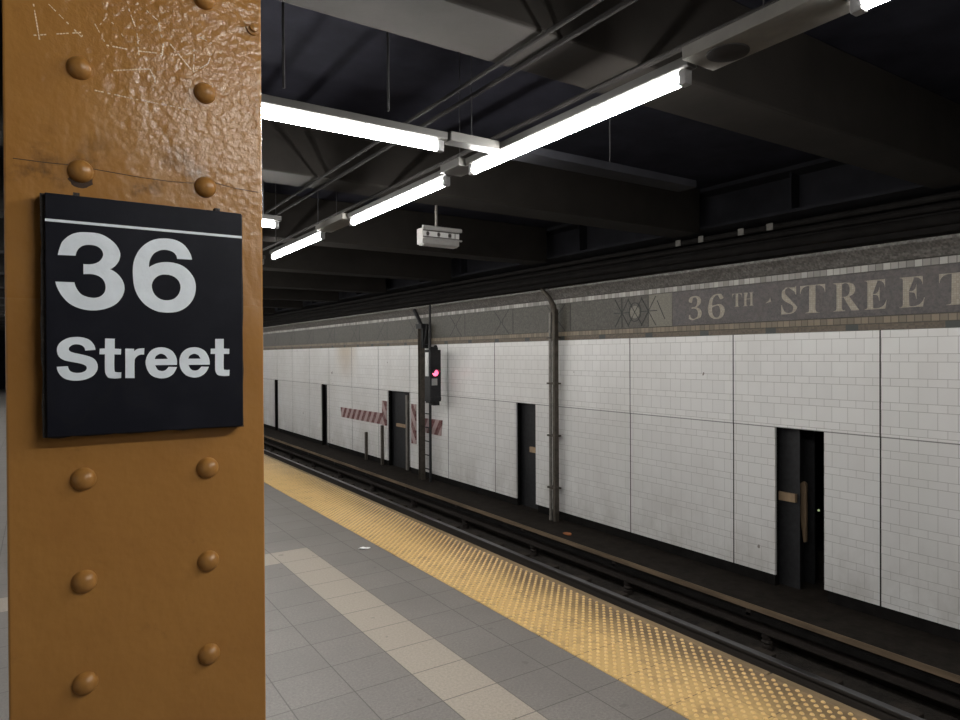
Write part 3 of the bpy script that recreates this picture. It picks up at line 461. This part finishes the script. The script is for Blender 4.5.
# ---------------------------------------------------------------- name mosaic on the frieze
nm_ = thing('station_name_mosaic', (6.69, 3.91, 2.17), 'dark plum mosaic tablet with serif letters 36TH STREET in the wall frieze', 'mosaic sign')
def loc(mb, o): 
    mb.v = [(x-o[0], y-o[1], z-o[2]) for x, y, z in mb.v]; return mb
NO = (6.69, 3.91, 2.17)
tab = loc(MB().box(6.684, 6.694, 2.09, 5.73, 1.960, 2.382), NO).build('tablet', PLUM, nm_)
def shrink(loops, d=.009):
    big = max(range(len(loops)), key=lambda i: max(p[0] for p in loops[i]) - min(p[0] for p in loops[i])); out = []
    for i, L_ in enumerate(loops):
        n = len(L_); A = sum(L_[j][0]*L_[(j+1)%n][1] - L_[(j+1)%n][0]*L_[j][1] for j in range(n))
        sg2 = (1 if A > 0 else -1) * (1 if i == big else -1); Q = []
        for j in range(n):
            (ax, ay), (bx, by_), (cx2, cy2) = L_[j-1], L_[j], L_[(j+1)%n]
            u1 = Vector((bx-ax, by_-ay)).normalized(); u2_ = Vector((cx2-bx, cy2-by_)).normalized()
            nn = Vector((-(u1.y+u2_.y), u1.x+u2_.x))
            if nn.length < .3: Q.append((bx, by_)); continue
            nn.normalize(); Q.append((bx + nn.x*d*sg2, by_ + nn.y*d*sg2))
        out.append(Q)
    return out
for ch, ya, yb, z0, z1 in [('3',5.472,5.278,2.015,2.31),('6',5.189,4.954,2.015,2.31),('T',4.852,4.726,2.142,2.294),('H',4.71,4.572,2.142,2.294),
                   ('S',4.241,4.058,2.022,2.315),('T',4.025,3.757,2.022,2.310),('R',3.675,3.419,2.022,2.305),('E',3.371,3.164,2.022,2.302),('E',3.055,2.84,2.022,2.30),('T',2.724,2.46,2.022,2.30)]:
    LS = shrink(SERIF[ch], .003 if ch == 'S' else .009); xs = [p[0] for q in LS for p in q]; zs_ = [p[1] for q in LS for p in q]
    x0, x1, q0, q1 = min(xs), max(xs), min(zs_), max(zs_)
    def pl(a, b, c): return Vector((-.0072+c, ya + (yb-ya)*(a-x0)/(x1-x0) - NO[1], z0 + (z1-z0)*(b-q0)/(q1-q0) - NO[2]))
    glyph(LS, pl, .0022, ('numeral_' if ch in '36' else 'letter_')+ch.lower(), LETTER, nm_)
loc(MB().prism([(4.43,2.155),(4.385,2.185),(4.37,2.215),(4.36,2.17)], 6.6828, 6.685, 'x'), NO).build('dot', LETTER, nm_)
# ornamental inlay beside the tablet
def strokes(segs, t=.011, x=6.6875):
    m = MB()
    for (a, b), (c, d) in segs:
        ln = math.hypot(c-a, d-b); px, pz = -(d-b)/ln*t/2, (c-a)/ln*t/2
        m.prism([(a-px,b-pz),(c-px,d-pz),(c+px,d+pz),(a+px,b+pz)], x, 6.692, 'x')
    return m
oc = thing('mosaic_ornament', (6.69, 6.24, 2.17), 'geometric mosaic ornament with a small circle, just left of the name tablet', 'mosaic')
OO = (6.69, 6.24, 2.17)
loc(MB().box(6.6865, 6.693, 5.735, 6.13, 1.960, 2.382), OO).build('tan_square', TAN, oc)
loc(MB().lathe([(.085,0),(.085,.003),(.02,.003)], (6.689,6.37,2.17), 'x', 24, -1), OO).build('circle', TAN, oc)
sg_ = []
for yc in (6.37,):
    n = 24; sg_ += [((yc+.105*math.cos(2*PI*i/n), 2.17+.125*math.sin(2*PI*i/n)), (yc+.105*math.cos(2*PI*(i+1)/n), 2.17+.125*math.sin(2*PI*(i+1)/n))) for i in range(n)]
for a in (6.13, 6.61):
    sg_ += [((a,1.965),(a,2.378)), ((a-.13,1.98),(a+.13,2.36)), ((a-.13,2.36),(a+.13,1.98)), ((a-.15,2.17),(a+.15,2.17))]
sg_ += [((6.25,2.0),(6.49,2.34)), ((6.25,2.34),(6.49,2.0)), ((5.85,2.05),(5.98,2.3))]
loc(strokes(sg_, .012, 6.6855), OO).build('dark_inlay', INLAY, oc)
# X motifs further along the frieze
xm = None
XL = {8.02:'dark crossed line inlay in the frieze behind the bent conduit', 9.49:'dark crossed line inlay in the frieze between signal and bent conduit'}
for yc in (8.02, 9.49, 11.02, 12.75, 14.4, 16.0, 17.7, 19.4, 21.1, 22.8):
    if xm is None:
        s_ = [((-.22,-.205),(-.03,-.03)), ((-.03,-.03),(-.03,.03)), ((-.03,.03),(-.22,.205)), ((.22,-.205),(.03,-.03)), ((.03,-.03),(.03,.03)), ((.03,.03),(.22,.205)), ((-.03,.0),(.03,0)), ((-.34,-.205),(-.34,.205))]
        q = strokes(s_); q.v = [(x-6.69,y,z) for x,y,z in q.v]; xm = o = q.build('cross_inlay', INLAY)
    else: o = xm.copy(); COL.objects.link(o)
    o.location = (6.69, yc, 2.17); tag(o, XL.get(yc, 'dark crossed line inlay in the distant frieze beyond the signal'), 'mosaic', 'crossed line inlays along the frieze')

# ---------------------------------------------------------------- track
def rail_prof(): return [(-.07,0),(.07,0),(.07,.012),(.012,.025),(.012,.10),(.035,.112),(.037,.135),(.030,.142),(-.030,.142),(-.037,.135),(-.035,.112),(-.012,.10),(-.012,.025),(-.07,.012)]
for x, lab in ((3.80,'steel running rail close under the platform edge'), (5.235,'steel running rail with a shiny worn head, further from the platform')):
    o = MB().prism(rail_prof(), YS, YE).build('running_rail', RAIL); o.location = (x, 0, -1.162)
    tag(o, lab, 'rail')
# ties with plates
t0 = thing('railroad_tie', (4.52, 0, -1.3), 'dark sooty timber tie lying across the trackbed under the rails', 'railroad tie', 'timber ties under the rails')
MB().box(-1.32, 1.15, -.11, .11, 0, .13).build('timber', TIE, t0, bevel=.008)
for x in (-.72, .715): MB().box(x-.12, x+.12, -.09, .09, .13, .1385).build('tie_plate', RAILSIDE, t0)
ys = [-1.2 + .62*i for i in range(60)]
for i, y in enumerate(ys):
    if i == 0: t0.location.y = y
    else: dup(t0, (4.52, y, -1.3))
# third rail with protection board
tr = thing('third_rail', (5.94, 0, -1.3), 'third rail running under a weathered timber protection board beside the wall ledge', 'third rail')
tr.location = (5.94, 0, -1.3)
prof = [(-.065,.165),(.065,.165),(.065,.18),(.015,.20),(.015,.27),(.037,.285),(.037,.31),(-.037,.31),(-.037,.285),(-.015,.27),(-.015,.20),(-.065,.18)]
MB().prism(prof, YS, YE).build('conductor_rail', RAILSIDE, tr)
MB().box(-.105, .15, YS, YE, .40, .437).build('protection_board', LEDGE, tr)
MB().box(-.118, -.106, YS, YE, .385, .440).build('board_edge', EDGE2, tr)  # paler than the board top, the lit look of the edge is in its colour
m = MB().box(-.09, -.06, YS, YE, .345, .395); m.box(-.10,-.07, YS, YE, .29,.34); m.build('cable_run', BLACKDUST, tr)
m = MB().box(.115, .15, YS, YE, .12, .40); m.build('backing_board', BLACKDUST, tr)
for i in range(16):
    y = .2 + 1.86*i
    MB().lathe([(.06,0),(.06,.05),(.045,.06),(.06,.08),(.045,.10),(.055,.12),(.05,.165)], (0,y,0), 'z', 12).build('insulator', RAILSIDE, tr, smooth=True)
    MB().box(-.10, .14, y+.12, y+.17, .31, .40).build('board_bracket', RAILSIDE, tr)
# small rust-coloured scraps and stones near the ledge
for (x, y, z, r_, lab, mat) in ((6.03,7.0,-.862,.05,'small rusty orange scrap lying on the protection board near the bent conduit', PLANK),):
    m = MB(); pts = [(r_*(1+.3*math.sin(q*3.1))*math.cos(q*PI/4), r_*1.4*(1+.2*math.cos(q*2.3))*math.sin(q*PI/4)) for q in range(8)]
    m.prism(pts, 0, .014, 'z'); o = m.build('scrap', simple('rust_scrap', (.35,.12,.04), .8), bevel=.003); o.location = (x, y, z); tag(o, lab, 'scrap')

# ---------------------------------------------------------------- steel columns standing behind the openings
NL = {0:'dark steel column inside the opening nearest the camera', 1:'dark steel column inside the opening left of the bent conduit', 2:'dark steel column in the opening between the striped boards',
      3:'dark steel column in the narrow opening left of the striped board', 4:'dark steel column in the farthest visible opening'}
wc = None
for i, (a, b) in enumerate(OPEN):
    wdt = (.26, .60, .86, .56, .56, .56, .56)[i]
    t = thing('tunnel_column', (6.90, b - wdt/2 + .06, -.95), NL.get(i, 'dark steel column in a distant opening hidden behind the orange column'), 'column', 'steel columns behind the wall openings')
    h = 3.38 + .945
    MB().box(-.06, -.045, -wdt/2, wdt/2, 0, h).build('front_flange', CASE, t); MB().box(.225, .24, -wdt/2, wdt/2, 0, h).build('rear_flange', CASE, t)
    MB().box(-.045, .225, -.008, .008, 0, h).build('web', CASE, t)
# braces and boards seen in the openings
o = MB().box(-.02, .02, -.10, .11, -.045, .045).build('wooden_board', PLANK); o.location = (6.815, 4.255, .035); tag(o, 'short tan wooden block fixed on the column in the nearest wall opening', 'board')
o = MB().prism([(-.03,-.33),(.0,-.34),(.07,.27),(.0,.33),(-.03,.31)], -.015, .015, 'x').build('wooden_plank', PLANK); o.location = (6.99, 4.17, -.13); tag(o, 'narrow tan plank leaning upright in the nearest wall opening', 'board')
o = MB().box(-.02, .02, -.10, .10, -.045, .045).build('wooden_board', PLANK); o.location = (6.815, 8.74, .03); tag(o, 'small tan wooden block inside the second wall opening', 'board')
o = MB().box(-.02, .02, -.23, .23, -.035, .035).build('wooden_board', PLANK); o.location = (6.815, 13.605, .02); tag(o, 'small tan wooden rail inside the opening between the striped boards', 'board')
o = MB().box(-.02, .02, -.045, .045, 0, 1.45).build('grey_post', GPIPE); o.location = (6.86, 13.17, -.75+.0); o.location = (6.815, 13.32, -.95); o.scale.z = 1.15; tag(o, 'pale grey upright strip inside the opening between the striped boards', 'post')
o = MB().lathe([(.02,0),(.018,.015),(.008,.02)], (0,0,0), 'x', 12, -1).build('tunnel_lamp', DOTL); o.location = (11.595, 6.65, -1.19); tag(o, 'tiny greenish lamp glowing deep inside the nearest wall opening', 'lamp')
o.location = (11.598, 6.64, -1.2)

# ---------------------------------------------------------------- wall-side pipes, poles, signal
def pole_bent():
    t = thing('conduit_post', (6.58, 7.93, -.95), 'dark vertical channel post with a pale conduit and bent top against the white wall', 'pipe')
    MB().box(-.04, .04, -.055, .005, 0, 3.25).build('channel', PIPE, t, bevel=.006)
    MB().tube([(-.01,.085,0),(-.01,.085,2.9),(-.01,.08,3.2)], .026, 10).build('pale_conduit', GPIPE, t, smooth=True)
    MB().tube([(-.01,0,3.2),(-.02,.0,3.30),(-.05,.05,3.42),(-.08,.14,3.52),(-.1,.2,3.6)], [.05,.045,.035,.03,.028], 10).build('bent_pipe', PIPE, t, smooth=True)
    for z in (.5, 1.3, 2.1, 2.8): MB().box(-.06, .06, -.083, .115, z, z+.025).build('pipe_clamp', PIPE, t)
    return t
pole_bent()
t = thing('signal_post', (6.55, 12.15, -.95), 'tall dark steel post standing left of the signal in front of the wall', 'post')
MB().prism([(-.05,-.055),(.05,-.055),(.05,-.043),(.008,-.043),(.008,.043),(.05,.043),(.05,.055),(-.05,.055),(-.05,.043),(-.008,.043),(-.008,-.043),(-.05,-.043)], 0, 3.15, 'z').build('steel_section', PIPE, t)
m = MB().box(-.06,.1,-.12,.12,3.1,3.2); m.box(-.03,.1,-.12,-.02,2.7,3.1); m.tube([(0,-.05,3.1),(0,.1,3.3),(0,.3,3.5)], .04, 8); m.tube([(0,-.1,2.75),(.03,-.16,3.0),(.03,-.19,3.2)], .02, 8)
m.build('top_bracket', CASE, t)
t = thing('signal_ladder', (6.55, 11.83, -.95), 'thin dark ladder of rungs beside the tall post behind the signal', 'ladder')
MB().tube([(0,-.04,0),(0,-.04,3.0)], .028, 8).build('rail', CASE, t, smooth=True); 
for i in range(10): MB().tube([(0,-.05,.25+.28*i),(0,.17,.25+.28*i)], .012, 6).build('rung', CASE, t)
t = thing('track_signal', (6.38, 11.25, .68), 'black track signal box with one glowing red lens hanging on the wall', 'signal')
MB().box(-.13, .115, 0, .22, .03, 1.03).build('case', CASE, t, bevel=.01)
m = MB().box(-.12, .105, -.02, .01, .06, .12); m.box(-.03,.10,.04,.2,-.05,.04); m.box(-.12,-.06,.04,.2,.0,.04); m.build('bottom_fitting', CASE, t)
MB().box(-.12,.105,-.012,.0,.14,.99).build('front_plate', CASE, t, bevel=.003)
m = MB().lathe([(.062,0),(.062,.012),(.05,.022),(.02,.03)], (-.02,-.012,.582), 'y', 24, -1); m.build('red_lens', REDL, t, smooth=True)
m = MB(); n = 16
for q in range(n):
    a0, a1 = PI*(q/n), PI*((q+1)/n)
    P = lambda r_, a, yy: (-.02 + r_*math.cos(a), yy, .582 + r_*math.sin(a))
    m.add([P(.07,a0,-.10),P(.07,a1,-.10),P(.07,a1,-.012),P(.07,a0,-.012),P(.076,a0,-.10),P(.076,a1,-.10),P(.076,a1,-.012),P(.076,a0,-.012)],
          [(0,1,2,3),(4,7,6,5),(0,4,5,1),(3,2,6,7),(0,3,7,4),(1,5,6,2)])
m.build('lens_hood', CASE, t)
o = MB().box(-.10, .02, -.02, -.012, .345, .475).build('number_plate', GREYPL, t); o['label'] = 'small grey plate'
o = MB().box(-.148, -.131, .04, .16, .52, .98).build('side_plate', BOXP, t); o['label'] = 'pale side plate'
m = MB().tube([(-.07,.1,1.02),(-.07,.1,1.9)], .022, 8); m.build('drop_conduit', CASE, t)
m = MB().lathe([(.05,0),(.05,.04),(.035,.08),(.02,.1)], (.05,.1,1.02), 'z', 14); m.lathe([(.03,0),(.03,.05),(.02,.07)], (-.02,.1,1.02), 'z', 12); m.build('cable_gland', CASE, t)
# striped boards on the wall
def board(name, pts, mat, lab, x0=6.675):
    yc = sum(p[0] for p in pts)/len(pts); zc = sum(p[1] for p in pts)/len(pts)
    o = MB().prism([(p[0]-yc, p[1]-zc) for p in pts], x0-WX, -.001, 'x').build(name, mat); o.location = (WX, yc, zc)
    return tag(o, lab, 'striped board', 'red and white striped boards on the wall')
board('striped_board', [(16.92,.235),(16.86,-.02),(14.36,-.01),(14.36,.255)], HAZ, 'long red and white striped board left of the doorway-like opening')
board('striped_board', [(14.335,.55),(14.12,.55),(14.12,-.02),(14.335,-.02)], HAZ2, 'short faded striped board between the long striped board and the opening')
board('striped_board', [(12.86,.56),(12.66,.56),(12.66,-.29),(12.86,-.29)], HAZ2, 'upright red and white striped board between opening and dark post')
board('striped_board', [(12.24,.295),(11.55,.305),(11.60,-.012),(12.24,0)], HAZ, 'red and white striped board under the signal, right of the dark post')
for y, zt, lab in ((15.23,-.27,'short dark stub post against the tiles under the long striped board'), (14.31,-.03,'thin dark post against the tiles left of the opening')):
    o = MB().box(-.03, .03, -.03, .03, 0, zt+.95).build('stub_post', PIPE, bevel=.004); o.location = (6.665, y, -.949); tag(o, lab, 'post')
# cables and pipes running along over the frieze
for n, (x, z, r_, lab) in enumerate(((6.33,2.72,.05,'black cable pipe above the mosaic frieze, lowest of the bundle'), (6.30,2.815,.028,'black cable pipe above the mosaic frieze, second from the bottom'), (6.22,2.885,.03,'thin black cable pipe just below the sooty girder'))):
    o = MB().tube([(0,YS,0),(0,YE,0)], r_, 10).build('cable_pipe', BLACKDUST, smooth=True); o.location = (x, 0, z); tag(o, lab, 'pipe')
tg = None
for i, y in enumerate((5.215, 4.895, 4.385, 4.05)):
    o = MB().box(-.008, 0, -.035, .035, -.035, .035).build('pale_tag', CHAN) if tg is None else tg.copy()
    if tg is None: tg = o
    else: COL.objects.link(o)
    o.location = (6.192, y, 2.888)
    tag(o, 'small pale tag on the cable pipe above the name mosaic, %s' % ('leftmost of four','second from left','third from left','rightmost of four')[i], 'tag', 'pale tags on the cable pipe')

# ---------------------------------------------------------------- light fittings
GF = 'fluorescent fittings under the ceiling'
def fitting(length, axis, cx_, cy_, label, tz=2.6, hang=True):
    t = thing('light_fitting', (cx_, cy_, tz), label, 'light', GF)
    h = length/2
    def A(mb):
        if axis == 'x': mb.v = [(y, -x, z) for x, y, z in mb.v]
        return mb
    A(MB().prism([(-.020,.030),(.020,.030),(.028,.036),(.028,.07),(-.028,.07),(-.028,.036)], -h-.05, h+.05)).build('housing', FIX, t, bevel=.003)
    for s in (-1, 1):
        A(MB().box(-.018, .018, min(s*h, s*(h+.035)), max(s*h, s*(h+.035)), -.024, .030)).build('lampholder', HOLD, t, bevel=.004)
    for s in ((-1, 1) if hang else ()): A(MB().tube([(0,s*(h-.08),.07),(0,s*(h-.08),3.379-tz)], .005, 6)).build('hanger', CASE, t)
    A(MB().tube([(0,-h,0),(0,h,0)], .021, 12)).build('tube', TUBE, t, smooth=True)
    return t
fitting(1.39, 'y', 1.97, .295, 'lit fluorescent fitting entering the top right corner of the picture', hang=False)
fitting(1.39, 'y', 1.965, 2.335, 'longest-looking lit fluorescent fitting, running down from the upper right toward the column', hang=False)
fitting(1.35, 'y', 1.965, 4.025, 'lit fluorescent fitting along the track behind and left of the hanging box', hang=False)
fitting(1.37, 'y', 1.975, 6.09, 'short-looking lit fluorescent fitting along the track, left of the hanging box')
fitting(1.37, 'y', 1.975, 7.91, 'far lit fluorescent fitting along the track, only its tip showing beside the column')
fitting(1.39, 'x', .895, 2.79, 'lit fluorescent fitting set crosswise at upper left, beside the top of the orange column', hang=False)
fitting(1.39, 'x', .80, 5.12, 'distant crosswise lit fluorescent fitting, a short stub showing beside the column')
for yb, xx in ((9.9,0),(11.7,0),(13.7,0),(15.5,0),(17.5,0),(19.3,0),(21.3,0),(23.1,0),(25.1,0),(27,0),(29,0),(31,0),(33,0),(35,0)):
    fitting(1.37, 'y', 1.975, yb, 'far fluorescent fitting of the track-side row, hidden behind the orange column')
for yb in (-2.6, -5.1): fitting(1.37, 'y', 1.97, yb, 'fluorescent fitting of the track-side row behind the viewer')
for yb in (-1.6,): fitting(1.37, 'x', 1.15, -.62, 'crosswise fluorescent fitting behind the viewer')
for yb in (8.8, 12, 15.2, 18.4, 21.6, 25): fitting(1.37, 'y', -2.1, yb, 'fluorescent fitting of the row over the back of the platform, out of view')
# wiring channels closing the gaps
def channel(x0, x1, y0, y1, lab, disc=None, mat=None):
    t = thing('wiring_channel', ((x0+x1)/2, (y0+y1)/2, 2.63), lab, 'wiring channel')
    a, b = (x1-x0)/2, (y1-y0)/2
    MB().box(-a, a, -b, b, 0, .045).build('channel_body', mat or CHAN, t, bevel=.003)
    MB().tube([(0,0,.045),(0,0,.749)], .003, 6).build('hanger', CASE, t)
    if disc is not None:
        MB().lathe([(.07,0),(.07,.004),(.062,.007),(.02,.008)], (0,disc,0), 'z', 28, -1).build('round_cover', FIXD, t, smooth=True)
    return t
channel(1.885, 2.055, 1.05, 1.57, 'pale wiring channel with a dark round cover between two tubes at upper right', .135)
channel(1.90, 2.04, 4.76, 5.345, 'pale wiring channel in the gap before the far tubes')
channel(1.90, 2.04, 3.09, 3.29, 'short pale wiring channel between two tubes near the hanging box', mat=FIX)
channel(1.65, 1.935, 2.75, 2.83, 'pale wiring channel joining the crosswise tube to the row along the track', mat=FIX)
channel(2.065, 3.4, 2.72, 2.86, 'dim wiring channel going on from the row toward the track', mat=SOOT)
for x in (.45, .86, 1.34):
    o = MB().tube([(0,0,2.72),(0,0,3.378)], .006, 6).build('hanger_rod', CASE); o.location = (x, 2.79, 0)
    tag(o, {.45:'thin dark hanger rod of the crosswise light, hidden behind the column', .86:'left thin dark hanger rod above the crosswise light', 1.34:'right thin dark hanger rod above the crosswise light'}[x], 'rod')
for n, (x, z, r_, lab) in enumerate(((1.70,2.885,.010,'grey conduit running along above the row of lights, on its left'), (1.80,2.885,.012,'thin grey conduit running along above the row of lights'), (2.25,2.88,.014,'grey conduit running along above the row of lights, on its track side'))):
    o = MB().tube([(0,YS,0),(0,YE,0)], r_, 8).build('ceiling_conduit', BLACKDUST, smooth=True); o.location = (x, 0, z); tag(o, lab, 'pipe')

# ---------------------------------------------------------------- hanging box
t = thing('hanging_box', (3.243, 5.6, 2.668), 'pale grey box with dark slots hanging on a rod from the ceiling', 'hanging box')
MB().box(-.205, .205, 0, .115, 0, .15).build('case', BOXW, t, bevel=.005)
MB().prism([(-.02,.135),(.01,.135),(.01,.165),(.0,.175),(-.02,.165)], -.205, .225, 'x').build('top_ledge', BOXW, t)
MB().box(-.20, .225, -.022, .0, .045, .058).build('lower_ledge', BOXW, t)
MB().box(-.20, .205, -.006, .001, .061, .068).build('slot', BOXD, t)
MB().box(-.20, .205, -.006, .001, .120, .130).build('slot', BOXD, t)
for a, b in ((-.195,-.165),(-.135,-.045),(-.015,.075),(.115,.145),(.165,.20)):
    MB().box(a, b, -.006, .001, .071, .118).build('window', BOXP, t)
for a in (-.15, -.03, .095): MB().lathe([(.018,0),(.018,.006),(.012,.008)], (a,0,.095), 'y', 14, -1).build('knob', BOXD, t, smooth=True)
MB().prism([(-.012,0),(.02,-.012),(.09,-.012),(.11,0)], -.19, .19, 'x').build('bottom_tray', BOXW, t)
MB().tube([(-.02,.06,.15),(-.02,.06,.711)], .014, 10).build('hanging_rod', GPIPE, t, smooth=True)
MB().lathe([(.03,0),(.03,.02),(.016,.03)], (-.02,.06,.15), 'z', 12).build('collar', BOXW, t)

# ---------------------------------------------------------------- litter
m = MB()
random.seed(3)
for cx_, cy_, r_ in ((0,0,.022),(.028,-.02,.018),(-.015,.015,.012)):
    n, q = 9, []
    m.add([(cx_,cy_,r_*.9)]+[(cx_+r_*1.5*random.uniform(.7,1.2)*math.cos(2*PI*i/n), cy_+r_*1.2*random.uniform(.7,1.2)*math.sin(2*PI*i/n), random.uniform(.001,r_*.7)) for i in range(n)]+[(cx_,cy_,0)],
          [(0,i+1,(i+1)%n+1) for i in range(n)]+[(n+1,(i+1)%n+1,i+1) for i in range(n)])
o = m.build('crumpled_paper', PAPER); o.location = (2.221, 5.153, 0); tag(o, 'small crumpled white paper lying on the grey floor tiles', 'litter')
